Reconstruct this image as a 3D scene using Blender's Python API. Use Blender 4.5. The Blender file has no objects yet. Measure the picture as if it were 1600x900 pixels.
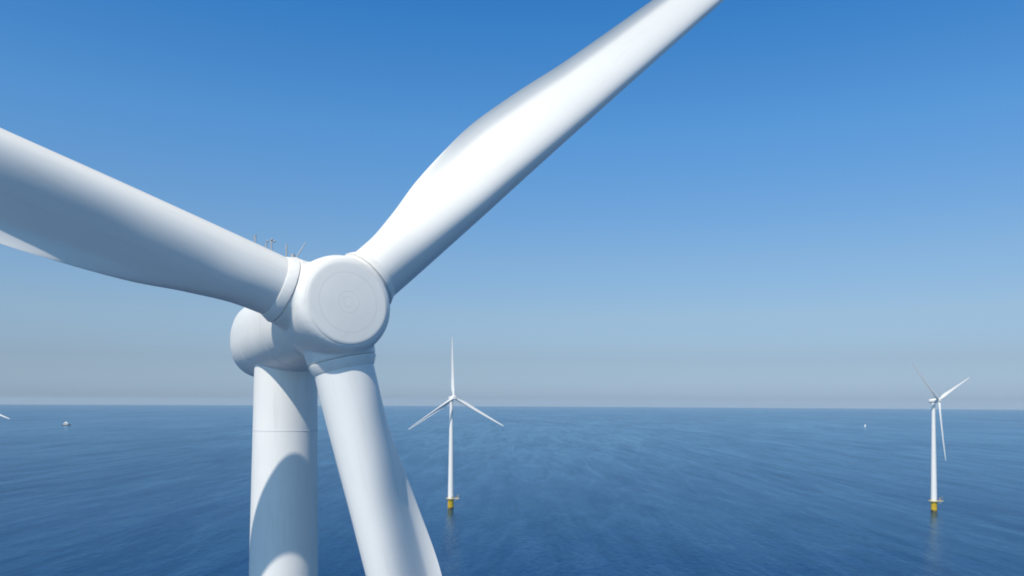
import bpy, bmesh, math, random
from mathutils import Matrix, Vector

R = math.radians
random.seed(7)
scene = bpy.context.scene
COL = scene.collection

# ------------------------------------------------------------------ camera
CAM_Z = 91.5
F = 1250.0                      # focal length in pixels of a 1600 px wide picture
cam_data = bpy.data.cameras.new('camera')
cam_data.sensor_width = 36.0
cam_data.lens = 36.0 * F / 1600.0
cam_data.shift_y = 0.095
cam_data.clip_start = 0.5
cam_data.clip_end = 200000.0
cam = bpy.data.objects.new('camera', cam_data)
COL.objects.link(cam)
cam.matrix_world = (Matrix.Translation((0, 0, CAM_Z)) @ Matrix.Rotation(R(90 + 1.2), 4, 'X')
                    @ Matrix.Rotation(R(0.3), 4, 'Z'))
scene.camera = cam

# ------------------------------------------------------------------ sky and sun
SUN_EL = 53.5
SUN_AZ = 207.5             # clockwise from +Y, behind the camera to the left
world = bpy.data.worlds.new('World')
scene.world = world
world.use_nodes = True
wn = world.node_tree
wn.nodes.clear()
sky = wn.nodes.new('ShaderNodeTexSky')
sky.sky_type = 'NISHITA'
sky.sun_disc = False
sky.sun_elevation = R(SUN_EL)
sky.sun_rotation = R(SUN_AZ)
sky.altitude = 0.0
sky.air_density = 1.0
sky.dust_density = 1.0
sky.ozone_density = 10.0
bg = wn.nodes.new('ShaderNodeBackground')
bg.inputs['Strength'].default_value = 0.10
wo = wn.nodes.new('ShaderNodeOutputWorld')
# the clear maritime air of the day: a deeper blue high up, a paler lilac band low down
wtc = wn.nodes.new('ShaderNodeTexCoord')
wsx = wn.nodes.new('ShaderNodeSeparateXYZ')
wn.links.new(wtc.outputs['Generated'], wsx.inputs[0])
# below eye level the sky just carries on with its horizon colour
wmz = wn.nodes.new('ShaderNodeMath'); wmz.operation = 'MAXIMUM'; wmz.inputs[1].default_value = 0.006
wn.links.new(wsx.outputs['Z'], wmz.inputs[0])
wcx = wn.nodes.new('ShaderNodeCombineXYZ')
wn.links.new(wsx.outputs['X'], wcx.inputs['X']); wn.links.new(wsx.outputs['Y'], wcx.inputs['Y']); wn.links.new(wmz.outputs[0], wcx.inputs['Z'])
wn.links.new(wcx.outputs[0], sky.inputs['Vector'])
wrm = wn.nodes.new('ShaderNodeValToRGB')
wel = wrm.color_ramp.elements
SKY_TINT = [(0.0, (1.42, 1.53, 1.84)), (1.0, (1.19, 1.30, 1.58)), (2.0, (1.09, 1.12, 1.28)), (3.0, (1.08, 1.03, 1.10)), (6.0, (1.37, 1.21, 1.09)),
            (10.0, (1.38, 1.35, 1.21)), (18.7, (1.00, 1.52, 1.58)), (27.0, (0.50, 1.36, 1.66)), (38.0, (0.60, 0.95, 0.95)), (60.0, (0.65, 0.82, 0.72))]
while len(wel) < len(SKY_TINT): wel.new(0.5)
for e, (el, c) in zip(wel, SKY_TINT):
    e.position = math.sin(R(el)); e.color = (c[0] / 2, c[1] / 2, c[2] / 2, 1)
wn.links.new(wsx.outputs['Z'], wrm.inputs[0])
wmx = wn.nodes.new('ShaderNodeVectorMath'); wmx.operation = 'MULTIPLY'
wn.links.new(sky.outputs[0], wmx.inputs[0]); wn.links.new(wrm.outputs[0], wmx.inputs[1])
wm2 = wn.nodes.new('ShaderNodeVectorMath'); wm2.operation = 'SCALE'
wm2.inputs['Scale'].default_value = 2.0
wn.links.new(wmx.outputs[0], wm2.inputs[0])
wn.links.new(wm2.outputs[0], bg.inputs['Color'])
wn.links.new(bg.outputs[0], wo.inputs['Surface'])

sun_data = bpy.data.lights.new('sun', 'SUN')
sun_data.energy = 4.6
sun_data.angle = R(0.53)
sun_data.color = (1.0, 0.925, 0.815)
sun = bpy.data.objects.new('sun', sun_data)
COL.objects.link(sun)
sdir = Vector((math.sin(R(SUN_AZ)) * math.cos(R(SUN_EL)), math.cos(R(SUN_AZ)) * math.cos(R(SUN_EL)), math.sin(R(SUN_EL))))
sun.rotation_euler = sdir.to_track_quat('Z', 'Y').to_euler()
sun.location = (-60, -60, 200)

scene.view_settings.view_transform = 'Standard'
scene.view_settings.look = 'None'
scene.view_settings.exposure = 0.0
scene.view_settings.gamma = 1.0
scene.view_settings.use_curve_mapping = False
scene.cycles.use_denoising = True
scene.cycles.filter_width = 1.9
scene.cycles.volume_bounces = 1
scene.cycles.max_bounces = 8

# ------------------------------------------------------------------ helpers
def tag(o, label=None, cat=None, group=None, kind=None):
    if label: o['label'] = label
    if cat: o['category'] = cat
    if group: o['group'] = group
    if kind: o['kind'] = kind
    return o

def empty(name, loc=(0, 0, 0), rz=0.0):
    o = bpy.data.objects.new(name, None)
    COL.objects.link(o)
    o.location = loc
    o.rotation_euler = (0, 0, rz)
    return o

def mesh_obj(name, bm, mat, parent=None, smooth=True, angle=40):
    me = bpy.data.meshes.new(name)
    bmesh.ops.recalc_face_normals(bm, faces=bm.faces)
    bm.to_mesh(me)
    bm.free()
    me.materials.append(mat)
    if smooth:
        me.shade_smooth()
        if angle < 180:
            me.set_sharp_from_angle(angle=R(angle))
    o = bpy.data.objects.new(name, me)
    COL.objects.link(o)
    if parent is not None:
        o.parent = parent
    return o

def ring_sheet(bm, rings, closed=True, cap0=True, cap1=True):
    vs = [[bm.verts.new(p) for p in r] for r in rings]
    n = len(vs[0])
    for a, b in zip(vs[:-1], vs[1:]):
        for i in range(n if closed else n - 1):
            j = (i + 1) % n
            bm.faces.new((a[i], a[j], b[j], b[i]))
    if cap0: bm.faces.new(list(reversed(vs[0])))
    if cap1: bm.faces.new(vs[-1])

def lathe(bm, prof, n=64, axis='Z', sq=2.0, m=None):
    """prof: list of (pos along axis, radius); sq: superellipse power of the section"""
    rings = []
    for h, r in prof:
        ring = []
        for i in range(n):
            t = 2 * math.pi * i / n
            c, s = math.cos(t), math.sin(t)
            k = (abs(c) ** sq + abs(s) ** sq) ** (-1.0 / sq)
            if axis == 'Z': p = Vector((r * c * k, r * s * k, h))
            elif axis == 'Y': p = Vector((r * c * k, h, r * s * k))
            else: p = Vector((h, r * c * k, r * s * k))
            ring.append(m @ p if m else p)
        rings.append(ring)
    ring_sheet(bm, rings)

def box(bm, c, s, m=None):
    M = Matrix.Translation(c) @ Matrix.Diagonal((s[0], s[1], s[2], 1))
    if m: M = m @ M
    bmesh.ops.create_cube(bm, size=1.0, matrix=M)

def tube(bm, a, b, r, n=10, r2=None):
    a, b = Vector(a), Vector(b)
    d = b - a
    q = d.to_track_quat('Z', 'Y').to_matrix().to_4x4()
    M = Matrix.Translation(a) @ q
    rr = r if r2 is None else r2
    lathe(bm, [(0, r), (d.length, rr)], n, 'Z', m=M)

def smoothstep(a, b, x):
    t = max(0.0, min(1.0, (x - a) / (b - a)))
    return t * t * (3 - 2 * t)

# ------------------------------------------------------------------ materials
def new_mat(name):
    m = bpy.data.materials.new(name)
    m.use_nodes = True
    nt = m.node_tree
    return m, nt, nt.nodes['Principled BSDF']

def paint(name, col, rough=0.4, var=0.04, dirt=0.0, scale=0.6, spec=0.5, coat=0.0):
    """weathered paint: soft large mottling, faint run-off streaks and a fine orange-peel bump"""
    m, nt, b = new_mat(name)
    N, L = nt.nodes, nt.links
    tc = N.new('ShaderNodeTexCoord')
    n1 = N.new('ShaderNodeTexNoise'); n1.inputs['Scale'].default_value = scale
    n1.inputs['Detail'].default_value = 5
    L.new(tc.outputs['Object'], n1.inputs['Vector'])
    mp = N.new('ShaderNodeMapping'); mp.inputs['Scale'].default_value = (5, 5, 0.35)
    L.new(tc.outputs['Object'], mp.inputs['Vector'])
    n2 = N.new('ShaderNodeTexNoise'); n2.inputs['Scale'].default_value = 1.0
    n2.inputs['Detail'].default_value = 6
    L.new(mp.outputs[0], n2.inputs['Vector'])
    r1 = N.new('ShaderNodeValToRGB')
    r1.color_ramp.elements[0].position = 0.3; r1.color_ramp.elements[1].position = 0.7
    c = Vector(col)
    r1.color_ramp.elements[0].color = (*(c * (1 - var)), 1)
    r1.color_ramp.elements[1].color = (*c, 1)
    L.new(n1.outputs['Fac'], r1.inputs[0])
    r2 = N.new('ShaderNodeValToRGB')
    r2.color_ramp.elements[0].position = 0.55; r2.color_ramp.elements[1].position = 0.8
    r2.color_ramp.elements[0].color = (0, 0, 0, 1)
    r2.color_ramp.elements[1].color = (dirt, dirt, dirt, 1)
    L.new(n2.outputs['Fac'], r2.inputs[0])
    mx = N.new('ShaderNodeMixRGB')
    L.new(r2.outputs[0], mx.inputs[0]); L.new(r1.outputs[0], mx.inputs[1])
    mx.inputs[2].default_value = (0.35, 0.32, 0.27, 1)
    L.new(mx.outputs[0], b.inputs['Base Color'])
    mr = N.new('ShaderNodeMapRange')
    mr.inputs['To Min'].default_value = rough - 0.06; mr.inputs['To Max'].default_value = rough + 0.08
    L.new(n2.outputs['Fac'], mr.inputs['Value'])
    L.new(mr.outputs[0], b.inputs['Roughness'])
    b.inputs['Specular IOR Level'].default_value = spec
    return m

M_white = paint('white_paint', (0.80, 0.79, 0.75), 0.42, 0.05, 0.24)
M_blade = paint('blade_gelcoat', (0.79, 0.785, 0.75), 0.38, 0.04, 0.12, 0.4)
M_cap = paint('nose_cap_paint', (0.78, 0.775, 0.735), 0.55, 0.05, 0.06, 0.9)
def darken_rings(m):
    """faint darker concentric rings in the colour of the round front cover"""
    nt = m.node_tree; N, L = nt.nodes, nt.links
    b = N['Principled BSDF']
    src = b.inputs['Base Color'].links[0].from_socket
    tc = N.new('ShaderNodeTexCoord')
    mp = N.new('ShaderNodeVectorMath'); mp.operation = 'MULTIPLY'; mp.inputs[1].default_value = (1, 0, 1)
    L.new(tc.outputs['Object'], mp.inputs[0])
    ln = N.new('ShaderNodeVectorMath'); ln.operation = 'LENGTH'
    L.new(mp.outputs[0], ln.inputs[0])
    rp = N.new('ShaderNodeValToRGB'); el = rp.color_ramp.elements
    pts = [(0.0, 1.0), (0.17, 0.99), (0.195, 0.88), (0.22, 0.99), (0.38, 1.0), (0.405, 0.86), (0.43, 1.0), (0.62, 0.985), (1.10, 1.0), (1.135, 0.88), (1.17, 0.99), (1.50, 1.0), (1.56, 0.93)]
    while len(el) < len(pts): el.new(0.5)
    for e, (p, v) in zip(el, pts): e.position = p / 2; e.color = (v, v, v, 1)
    hf = N.new('ShaderNodeMath'); hf.operation = 'MULTIPLY'; hf.inputs[1].default_value = 0.5
    L.new(ln.outputs['Value'], hf.inputs[0]); L.new(hf.outputs[0], rp.inputs[0])
    mx = N.new('ShaderNodeMixRGB'); mx.blend_type = 'MULTIPLY'; mx.inputs[0].default_value = 1.0
    L.new(src, mx.inputs[1]); L.new(rp.outputs[0], mx.inputs[2])
    L.new(mx.outputs[0], b.inputs['Base Color'])
darken_rings(M_cap)
M_gap = paint('joint_gap', (0.16, 0.165, 0.17), 0.7, 0.1, 0.0)
M_seam = paint('seam_sealant', (0.62, 0.63, 0.63), 0.6, 0.1, 0.2)
M_yellow = paint('yellow_paint', (0.82, 0.54, 0.03), 0.45, 0.15, 0.25)
M_grate = paint('platform_steel', (0.62, 0.58, 0.42), 0.55, 0.2, 0.3)
M_steel = paint('galvanised_steel', (0.42, 0.44, 0.45), 0.4, 0.2, 0.1, 4)
M_dark = paint('dark_rubber', (0.03, 0.032, 0.035), 0.6, 0.2, 0.0)
M_algae = paint('waterline_growth', (0.10, 0.085, 0.035), 0.8, 0.4, 0.3, 2)
M_hull = paint('dark_hull_paint', (0.17, 0.15, 0.15), 0.35, 0.2, 0.2)
M_boat = paint('white_boat_paint', (0.80, 0.80, 0.78), 0.35, 0.05, 0.1)
M_glass = paint('tinted_glass', (0.02, 0.025, 0.03), 0.08, 0.1, 0.0)
M_red = paint('red_lamp_glass', (0.35, 0.02, 0.015), 0.2, 0.1, 0.0)

def water_material():
    m, nt, b = new_mat('sea_water')
    N, L = nt.nodes, nt.links
    tc = N.new('ShaderNodeTexCoord')
    def noise(sx, sy, rz, detail, rough=0.5, dist=0.0):
        mp = N.new('ShaderNodeMapping')
        mp.inputs['Rotation'].default_value = (0, 0, R(rz))
        mp.inputs['Scale'].default_value = (1.0 / sx, 1.0 / sy, 1.0 / sx)
        L.new(tc.outputs['Object'], mp.inputs['Vector'])
        n = N.new('ShaderNodeTexNoise')
        n.inputs['Scale'].default_value = 1.0
        n.inputs['Detail'].default_value = detail
        n.inputs['Roughness'].default_value = rough
        n.inputs['Distortion'].default_value = dist
        L.new(mp.outputs[0], n.inputs['Vector'])
        return n.outputs['Fac']
    # wind rows: long streaks running away from the viewer, and broad cat's-paw patches
    streak = noise(17, 150, -15, 5, 0.6, 0.8)
    streak2 = noise(55, 420, -22, 4, 0.55, 1.0)
    patch = noise(500, 1300, 70, 4, 0.55, 0.8)
    def mul(a, k):
        n = N.new('ShaderNodeMath'); n.operation = 'MULTIPLY'
        L.new(a, n.inputs[0]); n.inputs[1].default_value = k
        return n.outputs[0]
    def add(a, c):
        n = N.new('ShaderNodeMath'); n.operation = 'ADD'
        L.new(a, n.inputs[0]); L.new(c, n.inputs[1])
        return n.outputs[0]
    chop = noise(4.5, 9, -60, 4, 0.65)
    curl = noise(120, 700, -24, 3, 0.45, 2.2)
    def ridge(a, width):
        m1 = N.new('ShaderNodeMath'); m1.operation = 'SUBTRACT'; L.new(a, m1.inputs[0]); m1.inputs[1].default_value = 0.5
        m2 = N.new('ShaderNodeMath'); m2.operation = 'ABSOLUTE'; L.new(m1.outputs[0], m2.inputs[0])
        m3 = N.new('ShaderNodeMapRange'); m3.interpolation_type = 'SMOOTHSTEP'
        m3.inputs['From Min'].default_value = 0; m3.inputs['From Max'].default_value = width
        m3.inputs['To Min'].default_value = 1; m3.inputs['To Max'].default_value = 0
        L.new(m2.outputs[0], m3.inputs['Value'])
        return m3.outputs[0]
    line = N.new('ShaderNodeMath'); line.operation = 'MULTIPLY'
    L.new(ridge(curl, 0.055), line.inputs[0]); L.new(patch, line.inputs[1])
    mix = add(add(mul(streak, 0.26), mul(streak2, 0.26)), mul(patch, 0.26))
    mix = add(add(mix, mul(chop, 0.22)), mul(line.outputs[0], 0.08))
    mr = N.new('ShaderNodeMapRange')
    mr.inputs['From Min'].default_value = 0.40; mr.inputs['From Max'].default_value = 0.60
    mr.inputs['To Min'].default_value = 0.0; mr.inputs['To Max'].default_value = 1.0
    L.new(mix, mr.inputs['Value'])
    wind = mr.outputs[0]
    # ripples
    w1 = noise(3.2, 7.5, 79 - 90, 5, 0.6)
    w2 = noise(0.9, 1.8, 70, 4, 0.6)
    w3 = noise(17, 60, 76, 3, 0.5)
    h = add(add(mul(w1, 1.0), mul(w2, 0.28)), mul(w3, 2.4))
    amp = N.new('ShaderNodeMapRange')
    amp.inputs['To Min'].default_value = WAVE[0]; amp.inputs['To Max'].default_value = WAVE[1]
    L.new(wind, amp.inputs['Value'])
    bump = N.new('ShaderNodeBump')
    bump.inputs['Distance'].default_value = 1.0
    L.new(amp.outputs[0], bump.inputs['Strength'])
    L.new(h, bump.inputs['Height'])
    ro = N.new('ShaderNodeMapRange')
    ro.inputs['To Min'].default_value = ROUGH[0]; ro.inputs['To Max'].default_value = ROUGH[1]
    L.new(wind, ro.inputs['Value'])
    cr = N.new('ShaderNodeValToRGB')
    cr.color_ramp.elements[0].color = (*SEA[0], 1)
    cr.color_ramp.elements[1].color = (*SEA[1], 1)
    L.new(wind, cr.inputs[0])
    # scattered light from inside the water under a rippled reflecting surface
    N.remove(b)
    df = N.new('ShaderNodeBsdfDiffuse')
    L.new(cr.outputs[0], df.inputs['Color']); L.new(bump.outputs[0], df.inputs['Normal'])
    gl = N.new('ShaderNodeBsdfGlossy')
    gl.inputs['Color'].default_value = (*GLOSS, 1)
    L.new(ro.outputs[0], gl.inputs['Roughness']); L.new(bump.outputs[0], gl.inputs['Normal'])
    fr = N.new('ShaderNodeFresnel'); fr.inputs['IOR'].default_value = 1.333
    L.new(bump.outputs[0], fr.inputs['Normal'])
    fm = N.new('ShaderNodeMapRange')
    fm.inputs['To Min'].default_value = FRES[0]; fm.inputs['To Max'].default_value = FRES[1]
    L.new(wind, fm.inputs['Value'])
    fn = N.new('ShaderNodeMath'); fn.operation = 'MULTIPLY'; fn.use_clamp = True
    L.new(fr.outputs[0], fn.inputs[0]); L.new(fm.outputs[0], fn.inputs[1])
    fac = fn.outputs[0]
    ms = N.new('ShaderNodeMixShader')
    L.new(fac, ms.inputs[0]); L.new(df.outputs[0], ms.inputs[1]); L.new(gl.outputs[0], ms.inputs[2])
    L.new(ms.outputs[0], N['Material Output'].inputs['Surface'])
    return m

ROUGH = (0.15, 0.11)
GLOSS = (0.57, 0.82, 1.0)
FRES = (0.62, 0.96)
WAVE = (0.26, 0.34)
SEA = ((0.0002, 0.023, 0.084), (0.001, 0.028, 0.096))
M_sea = water_material()

# ------------------------------------------------------------------ sea: one sheet following the earth's curve
EARTH = 6.371e6
bm = bmesh.new()
radii = [0] + [5 * 1.12 ** k for k in range(0, 82)]
radii = [r for r in radii if r < 44000] + [44000.0]
NS = 160
prev = None
for r in radii:
    z = -r * r / (2 * EARTH)
    if r == 0:
        prev = [bm.verts.new((0, 0, 0))]
        continue
    cur = [bm.verts.new((r * math.cos(2 * math.pi * i / NS), r * math.sin(2 * math.pi * i / NS), z)) for i in range(NS)]
    for i in range(NS):
        j = (i + 1) % NS
        if len(prev) == 1: bm.faces.new((prev[0], cur[i], cur[j]))
        else: bm.faces.new((prev[i], cur[i], cur[j], prev[j]))
    prev = cur
sea = mesh_obj('sea', bm, M_sea, angle=180)
tag(sea, 'calm blue open sea with faint wind streaks reaching the hazy horizon', 'sea', kind='structure')

def on_sea(x, y):
    return Vector((x, y, -(x * x + y * y) / (2 * EARTH)))

# ------------------------------------------------------------------ haze
HAZE = 2.2e-5
bm = bmesh.new()
bmesh.ops.create_cube(bm, size=1.0, matrix=Matrix.Translation((0, 0, (-154 + 165) / 2)) @ Matrix.Diagonal((90000, 90000, 154 + 165, 1)))
mh = bpy.data.materials.new('haze')
mh.use_nodes = True
nt = mh.node_tree
nt.nodes.clear()
pv = nt.nodes.new('ShaderNodeVolumePrincipled')
pv.inputs['Color'].default_value = (0.65, 0.77, 0.83, 1)
pv.inputs['Density'].default_value = HAZE
pv.inputs['Anisotropy'].default_value = 0.0
mo = nt.nodes.new('ShaderNodeOutputMaterial')
nt.links.new(pv.outputs[0], mo.inputs['Volume'])
haze = mesh_obj('haze', bm, mh, smooth=False)
tag(haze, 'thin pale sea haze fading the far water towards the horizon', 'haze', kind='stuff')

# ------------------------------------------------------------------ wind turbine meshes (turbine frame: rotor looks along -Y)
HUB_Z = 95.0
OVERHANG = 5.0
TILT = R(6)
CONE = R(2.0)
ROOT = 2.3                       # radius at which the blade begins
TIP = 52.6

def rotor_matrix():
    return Matrix.Translation((0, -OVERHANG, HUB_Z)) @ Matrix.Rotation(-TILT, 4, 'X')

def interp(tab, x):
    for (x0, y0), (x1, y1) in zip(tab[:-1], tab[1:]):
        if x <= x1:
            t = (x - x0) / (x1 - x0)
            t = t * t * (3 - 2 * t) if False else t
            return y0 + (y1 - y0) * max(0, t)
    return tab[-1][1]

def pchip(tab):
    """monotone cubic through a table"""
    xs = [a for a, b in tab]; ys = [b for a, b in tab]
    n = len(xs)
    d = [(ys[i + 1] - ys[i]) / (xs[i + 1] - xs[i]) for i in range(n - 1)]
    m = [d[0]] + [0 if d[i - 1] * d[i] <= 0 else 2 * d[i - 1] * d[i] / (d[i - 1] + d[i]) for i in range(1, n - 1)] + [d[-1]]
    def f(x):
        x = min(max(x, xs[0]), xs[-1])
        i = 0
        while i < n - 2 and x > xs[i + 1]: i += 1
        h = xs[i + 1] - xs[i]; t = (x - xs[i]) / h
        return ((2 * t**3 - 3 * t**2 + 1) * ys[i] + (t**3 - 2 * t**2 + t) * h * m[i]
                + (-2 * t**3 + 3 * t**2) * ys[i + 1] + (t**3 - t**2) * h * m[i + 1])
    return f

chord = pchip([(ROOT, 2.30), (3.2, 2.32), (5, 2.58), (7, 2.98), (9, 3.20), (11, 3.32), (14, 3.18), (18, 2.84), (30, 2.25), (42, 1.55), (49, 1.05), (51.6, 0.65), (TIP, 0.12)])
lead = pchip([(ROOT, 1.15), (4, 1.14), (8, 1.09), (12, 1.00), (20, 0.85), (35, 0.62), (49, 0.33), (TIP, 0.02)])
thick = pchip([(ROOT, 1.0), (3.2, 0.98), (5, 0.80), (8, 0.52), (11, 0.40), (16, 0.31), (30, 0.22), (TIP, 0.17)])
twist = pchip([(ROOT, 15), (6, 15), (12, 11), (20, 7), (35, 3), (TIP, 0)])
morph = pchip([(ROOT, 0.0), (3.0, 0.0), (5, 0.25), (8, 0.72), (11, 1.0), (TIP, 1.0)])
PITCH = 8.0

def blade_mesh():
    bm = bmesh.new()
    n = 72
    rs = [ROOT + 0.0]
    r = ROOT
    while r < 20: r += 0.30; rs.append(r)
    while r < 49.5: r += 1.0; rs.append(min(r, 49.5))
    rs += [50.3, 51.0, 51.6, 52.1, 52.4, TIP]
    rings = []
    for r in rs:
        c, le, tk, w = chord(r), lead(r), thick(r), morph(r)
        b = R(twist(r) + PITCH)
        ring = []
        for i in range(n):
            ph = 2 * math.pi * i / n
            x = 0.5 * (1 - math.cos(ph))
            circ = 0.5 * math.sin(ph) * (tk if tk > 0.9 else max(tk, 0.5))
            up = math.sqrt(max(x, 0)) * (1 - x) ** 1.05 / 0.385
            lo = math.sqrt(max(x, 0)) * (1 - x) ** 1.6 / 0.308
            if ph <= math.pi: af = 0.52 * tk * up + 0.006
            else: af = -0.50 * tk * lo - 0.011
            af -= 0.05 * x * x * (0.4 + tk)
            if x > 0.80: af -= 0.085 * ((x - 0.80) / 0.20) ** 1.25
            y = circ * (1 - w) + af * w
            X = le - x * c
            Y = y * c
            # leading edge (+X) turned upwind (-Y)
            Xr = X * math.cos(b) + Y * math.sin(b)
            Yr = -X * math.sin(b) + Y * math.cos(b)
            bend = -1.6 * ((r - ROOT) / (TIP - ROOT)) ** 2.2
            ring.append((Xr, Yr + bend, r))
        rings.append(ring)
    ring_sheet(bm, rings)
    return bm

def collar_mesh():
    bm = bmesh.new()
    lathe(bm, [(1.992, 1.17), (1.995, 1.30), (2.01, 1.318), (2.04, 1.318), (2.36, 1.175), (2.37, 1.14)], 96)
    return bm

def gap_mesh():
    bm = bmesh.new()
    lathe(bm, [(1.55, 1.17), (2.03, 1.17)], 80)
    return bm

def hub_object(parent):
    """cast hub shell: fat drum along the shaft merged with three blade sockets"""
    bm = bmesh.new()
    lathe(bm, [(1.30, 0.02), (1.30, 1.35), (1.05, 1.72), (0.5, 1.92), (-0.1, 1.97), (-0.8, 1.96), (-1.15, 1.92), (-1.38, 1.86), (-1.54, 1.77), (-1.63, 1.66), (-1.66, 1.52), (-1.66, 0.02)], 96, 'Y')
    for k in range(3):
        m = Matrix.Rotation(R(120 * k), 4, 'Y') @ Matrix.Rotation(CONE, 4, 'X')
        lathe(bm, [(0, 1.42), (1.2, 1.40), (1.75, 1.33), (1.98, 1.31)], 80, m=m)
    o = mesh_obj('hub_raw', bm, M_white)
    md = o.modifiers.new('v', 'REMESH'); md.mode = 'VOXEL'; md.voxel_size = 0.045
    md.use_smooth_shade = True
    s = o.modifiers.new('s', 'SMOOTH'); s.factor = 0.5; s.iterations = 14
    dg = bpy.context.evaluated_depsgraph_get()
    me = bpy.data.meshes.new_from_object(o.evaluated_get(dg))
    me.name = 'hub'
    raw = o.data
    bpy.data.objects.remove(o); bpy.data.meshes.remove(raw)
    me.materials.clear(); me.materials.append(M_white)
    me.shade_smooth()
    h = bpy.data.objects.new('hub', me)
    COL.objects.link(h)
    h.parent = parent
    return h

def build_turbine(loc, yaw, azimuth, label, cat, group=None, plat_rz=0.0):
    root = empty('wind_turbine', loc, yaw)
    tag(root, label, cat, group)
    RM = rotor_matrix()
    # --- foundation
    bm = bmesh.new()
    lathe(bm, [(-14, 2.5), (7.7, 2.5), (7.9, 2.6), (8.15, 2.6)], 64)
    tp = mesh_obj('transition_piece', bm, M_yellow, root)
    bm = bmesh.new()
    lathe(bm, [(-1.0, 2.52), (0.9, 2.525), (1.0, 2.51)], 64)
    mesh_obj('waterline_band', bm, M_algae, tp)
    bm = bmesh.new()
    for s in (-0.3, 0.3): tube(bm, (s - 1.2, -3.25, -4), (s - 1.2, -3.25, 9.0), 0.06)
    for k in range(26): tube(bm, (-1.5, -3.25, -3 + k * 0.45), (-0.9, -3.25, -3 + k * 0.45), 0.03, 6)
    for z in (1, 4, 7): 
        for s in (-0.3, 0.3): tube(bm, (s - 1.2, -3.25, z), (s - 1.0, -2.4, z), 0.05, 6)
    ld = mesh_obj('ladder', bm, M_yellow, tp)
    bm = bmesh.new()
    for s in (-2.05, -0.35): tube(bm, (s, -3.9, -4), (s, -3.9, 6.0), 0.17, 12)
    for s in (-2.05, -0.35):
        for z in (-1.5, 5.2): tube(bm, (s, -3.9, z), (s * 0.8, -2.3, z), 0.12, 8)
    bl = mesh_obj('boat_landing', bm, M_yellow, tp)
    # --- work platform: round deck with a wide laydown deck to one side
    bm = bmesh.new()
    lathe(bm, [(8.16, 2.4), (8.16, 3.9), (8.42, 3.95), (8.43, 2.4)], 48)
    box(bm, (5.0, 0, 8.27), (4.2, 4.2, 0.22))
    for y in (-1.6, 1.6): tube(bm, (6.2, y, 8.15), (2.5, y * 0.8, 5.6), 0.13, 8)
    pf = mesh_obj('platform', bm, M_grate, root)
    bm = bmesh.new()
    edge = []
    for i in range(32):
        t = R(35 + 290 * i / 31)
        edge.append((3.85 * math.cos(t), 3.85 * math.sin(t)))
    edge += [(3.3, -2.05), (7.05, -2.05), (7.05, 2.05), (3.3, 2.05)]
    for i, a in enumerate(edge):
        b = edge[(i + 1) % len(edge)]
        for z in (8.95, 9.5): tube(bm, (*a, z), (*b, z), 0.035, 6)
        if i % 2 == 0 or i > 30: tube(bm, (*a, 8.4), (*a, 9.5), 0.035, 6)
    rl = mesh_obj('railing', bm, M_yellow, pf)
    bm = bmesh.new()
    tube(bm, (5.8, 1.2, 8.38), (5.8, 1.2, 11.2), 0.13)
    tube(bm, (5.8, 1.2, 11.1), (7.6, -0.2, 11.7), 0.09)
    cr = mesh_obj('davit_crane', bm, M_yellow, pf)
    for o in (tp, pf): o.rotation_euler = (0, 0, plat_rz - yaw)
    # --- tower
    top = HUB_Z - 2.0
    def rad(z): 
        return 1.335 + (top - z) * 0.0135 * (1.0 + 0.0 * z)
    bm = bmesh.new()
    prof = [(8.16, rad(8.16))]
    z = 12.0
    while z < top - 0.01:
        prof.append((z, rad(z))); z += 4.0
    prof.append((top, rad(top)))
    lathe(bm, prof, 128)
    tw = mesh_obj('tower', bm, M_white, root)
    for z in (33.0, 62.0, CAM_Z - 1.28):
        bm = bmesh.new()
        r0 = rad(z)
        lathe(bm, [(z - 0.02, r0 + 0.0005), (z - 0.012, r0 + 0.006), (z + 0.012, r0 + 0.006), (z + 0.02, r0 + 0.0005)], 128)
        mesh_obj('flange_seam', bm, M_seam, tw)
    bm = bmesh.new()
    box(bm, (0, -rad(9.6) - 0.0, 9.55), (0.95, 0.16, 2.2))
    mesh_obj('door', bm, M_steel, tw)
    # --- nacelle
    bm = bmesh.new()
    lathe(bm, [(1.05, 0.9), (1.08, 1.50), (1.20, 1.62), (1.5, 1.72), (2.6, 1.84), (5.2, 1.87), (7.1, 1.80), (7.8, 1.66), (8.2, 1.50), (8.5, 1.28), (8.7, 0.95), (8.8, 0.5), (8.82, 0.02)], 96, 'Y', 2.35)
    nc = mesh_obj('nacelle', bm, M_white, root, angle=60)
    nc.matrix_local = RM
    bm = bmesh.new()
    lathe(bm, [(top - 0.02, 1.34), (top + 0.0, 1.36), (top + 0.5, 1.38), (top + 0.9, 1.36)], 96)
    yb = mesh_obj('yaw_bearing_cover', bm, M_white, nc)
    yb.matrix_local = RM.inverted()
    for yy, rr in ((2.9, 1.846), (5.9, 1.846)):
        bm = bmesh.new()
        lathe(bm, [(yy - 0.018, rr + 0.002), (yy - 0.01, rr + 0.007), (yy + 0.01, rr + 0.007), (yy + 0.018, rr + 0.002)], 96, 'Y', 2.35)
        mesh_obj('panel_joint', bm, M_seam, nc)
    bm = bmesh.new()
    tube(bm, (-1.0, 6.2, 1.62), (1.0, 6.2, 1.62), 0.05)
    for x in (-0.9, 0.9): tube(bm, (x, 6.2, 1.3), (x, 6.2, 1.95), 0.05)
    rk = mesh_obj('sensor_frame', bm, M_steel, nc)
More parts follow.
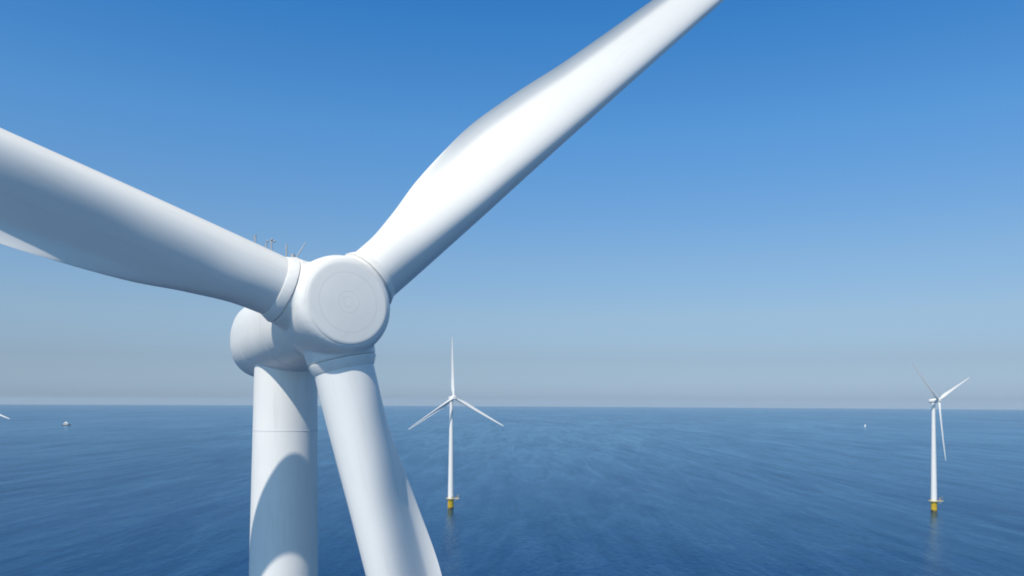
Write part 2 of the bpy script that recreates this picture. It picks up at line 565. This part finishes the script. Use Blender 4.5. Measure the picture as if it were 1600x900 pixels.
    # --- masts with wind sensors and lamps at the rear of the roof
    for i, (x, y, h, kind) in enumerate(MASTS):
        bm = bmesh.new()
        tube(bm, (x, y, 1.45), (x, y, h), 0.04, 10)
        if kind == 'vane':
            box(bm, (x, y + 0.1, h + 0.05), (0.03, 0.34, 0.12))
            tube(bm, (x, y - 0.25, h + 0.05), (x, y + 0.2, h + 0.05), 0.02, 6)
        elif kind == 'cups':
            for k in range(3):
                t = R(120 * k + 20)
                tube(bm, (x, y, h + 0.03), (x + 0.16 * math.cos(t), y + 0.16 * math.sin(t), h + 0.03), 0.012, 6)
                bmesh.ops.create_icosphere(bm, subdivisions=2, radius=0.055, matrix=Matrix.Translation((x + 0.18 * math.cos(t), y + 0.18 * math.sin(t), h + 0.03)))
        mo_ = mesh_obj('sensor_mast', bm, M_steel, nc)
    bm = bmesh.new()
    tube(bm, (LAMP[0], LAMP[1], 1.5), (LAMP[0], LAMP[1], LAMP[2]), 0.10, 12)
    tube(bm, (LAMP[0], LAMP[1], LAMP[2] - 0.35), (LAMP[0] + 0.62, LAMP[1], LAMP[2] + 0.62), 0.025, 6)
    mesh_obj('lightning_rod', bm, M_steel, nc)
    bm = bmesh.new()
    lathe(bm, [(1.5, 0.12), (1.75, 0.12), (1.80, 0.16), (2.05, 0.15), (2.12, 0.06)], 20, m=Matrix.Translation((-0.3, 5.2, 0)))
    mesh_obj('warning_lamp', bm, M_red, nc)
    # --- rotor
    HM = RM @ Matrix.Rotation(R(90 - azimuth), 4, 'Y')
    h = hub_object(root)
    h.matrix_local = HM
    bm = bmesh.new()
    prof = [(-1.56, 1.60), (-1.655, 1.595), (-1.675, 1.56)]
    for k in range(1, 25):
        rr = 1.54 * (1 - k / 24.5)
        prof.append((-1.68 - 0.05 * (1 - (rr / 1.54) ** 2), rr))
    lathe(bm, prof, 128, 'Y')
    mesh_obj('nose_cap', bm, M_cap, h, angle=35)
    bm = bmesh.new()
    lathe(bm, [(1.28, 1.30), (0.70, 1.30)], 64, 'Y')
    mesh_obj('shaft_seal', bm, M_dark, h)
    for k in range(3):
        BM = HM @ Matrix.Rotation(R(-120 * k), 4, 'Y') @ Matrix.Rotation(CONE, 4, 'X')
        b = mesh_obj('blade', blade_mesh(), M_blade, root, angle=70)
        b.matrix_local = BM
        mesh_obj('root_collar', collar_mesh(), M_white, b)
        mesh_obj('bearing_gap', gap_mesh(), M_gap, b)
    return root

def copy_turbine(src, loc, yaw, azimuth, label, cat, group, plat_rz=0.0):
    r = src.copy(); COL.objects.link(r)
    r.location = loc; r.rotation_euler = (0, 0, yaw)
    tag(r, label, cat, group)
    RM = rotor_matrix()
    HM = RM @ Matrix.Rotation(R(90 - azimuth), 4, 'Y')
    k = 0
    for ch in list(src.children):
        c = ch.copy(); COL.objects.link(c); c.parent = r
        base = c.name.split('.')[0]
        if base == 'hub': c.matrix_local = HM
        if base == 'blade':
            c.matrix_local = HM @ Matrix.Rotation(R(-120 * k), 4, 'Y') @ Matrix.Rotation(CONE, 4, 'X'); k += 1
        if base in ('transition_piece', 'platform'): c.rotation_euler = (0, 0, plat_rz - yaw)
        for g in ch.children:
            d = g.copy(); COL.objects.link(d); d.parent = c
    return r

MASTS = [(-0.85, 6.4, 4.60, 'vane'), (-0.12, 6.4, 4.50, 'cups'), (-0.30, 6.6, 4.45, 'plain'), (0.58, 6.4, 4.45, 'plain')]
LAMP = (0.88, 6.4, 4.0)

def pix(px, y_dist, above=0.0):
    """world x of a picture column at a distance"""
    return (px - 800) / F * y_dist

# the close turbine
YAW = R(35)
hub = Vector((-7.05, 31.0, CAM_Z + 3.50))
front = Vector((math.sin(YAW), -math.cos(YAW), 0))
base = hub - front * OVERHANG
near = build_turbine((base.x, base.y, 0.0), YAW, 40.7,
    'huge close white wind turbine at left with round hub, nacelle and thick blades', 'wind turbine',
    'offshore wind turbines')

D2 = 690.0
copy_turbine(near, on_sea(pix(705.5, D2), D2), R(30), 91.0,
    'distant white wind turbine standing just right of the close one, one blade pointing straight up', 'wind turbine', 'offshore wind turbines')
D3 = 690.0
copy_turbine(near, on_sea(pix(1458.5, D3), D3), R(33), 23.0,
    'distant white wind turbine at far right seen almost side on, one blade hanging down', 'wind turbine', 'offshore wind turbines')
D1 = 760.0
copy_turbine(near, on_sea(pix(-72, D1), D1), R(25), 94.0,
    'wind turbine beyond the left edge, only one white blade tip showing over the sea', 'wind turbine', 'offshore wind turbines')

# ------------------------------------------------------------------ boats
def boat(name, label, loc, rz, L, hull_mat, style):
    r = empty(name, loc, rz)
    tag(r, label, 'boat')
    B = L * 0.24
    bm = bmesh.new()
    rings = []
    for i in range(15):
        t = i / 14
        x = -L / 2 + L * t
        w = B / 2 * (1 - max(0, (t - 0.45) / 0.55) ** 2.2) * (0.9 + 0.1 * min(1, t * 4)) + 0.03
        sheer = L * (0.075 + 0.05 * t * t)
        rings.append([(x, -w, sheer), (x, -w * 0.88, 0.1), (x, -w * 0.4, -L * 0.04), (x, w * 0.4, -L * 0.04), (x, w * 0.88, 0.1), (x, w, sheer)])
    ring_sheet(bm, rings)
    hl = mesh_obj('hull', bm, hull_mat, r, angle=35)
    bm = bmesh.new()
    s = L * 0.085
    h0, h1 = s, L * 0.26
    x0, x1 = (-L * 0.30, L * 0.20) if style == 'work' else (-L * 0.22, L * 0.18)
    pts = lambda z, dx, w: [(x0, -w, z), (x1 - dx, -w, z), (x1 - dx, w, z), (x0, w, z)]
    ring_sheet(bm, [pts(h0, 0, B * .38), pts(h1, L * .03, B * .34)])
    dk = mesh_obj('deckhouse', bm, M_boat, r, smooth=False)
    bm = bmesh.new()
    for sy in (-1, 1):
        box(bm, ((x0 + x1) / 2, sy * B * .36, (h0 + h1) / 2 + L * .015), ((x1 - x0) * .8, 0.08, (h1 - h0) * .32))
    mesh_obj('window_band', bm, M_glass, dk, smooth=False)
    bm = bmesh.new()
    ring_sheet(bm, [[(x0 + L * .12, -B * .28, h1), (x1 - L * .06, -B * .28, h1), (x1 - L * .06, B * .28, h1), (x0 + L * .12, B * .28, h1)],
                    [(x0 + L * .14, -B * .25, h1 + L * .13), (x1 - L * .10, -B * .25, h1 + L * .13), (x1 - L * .10, B * .25, h1 + L * .13), (x0 + L * .14, B * .25, h1 + L * .13)]])
    wh = mesh_obj('wheelhouse', bm, M_boat, r, smooth=False)
    bm = bmesh.new()
    tube(bm, (0, 0, h1), (0, 0, L * .52), L * .008)
    tube(bm, (0, -B * .2, L * .36), (0, B * .2, L * .36), L * .006)
    mesh_obj('mast', bm, M_boat, r)
    return r

DB = 2900.0
boat('motor_vessel', 'small white motor vessel with dark hull far out on the sea at left', on_sea(pix(104.5, DB), DB), R(12), 31.0, M_hull, 'work')
DB2 = 3250.0
boat('cabin_cruiser', 'tiny all white cabin boat far off, left of the side-on turbine', on_sea(pix(1352, DB2), DB2), R(55), 24.0, M_boat, 'cruise')
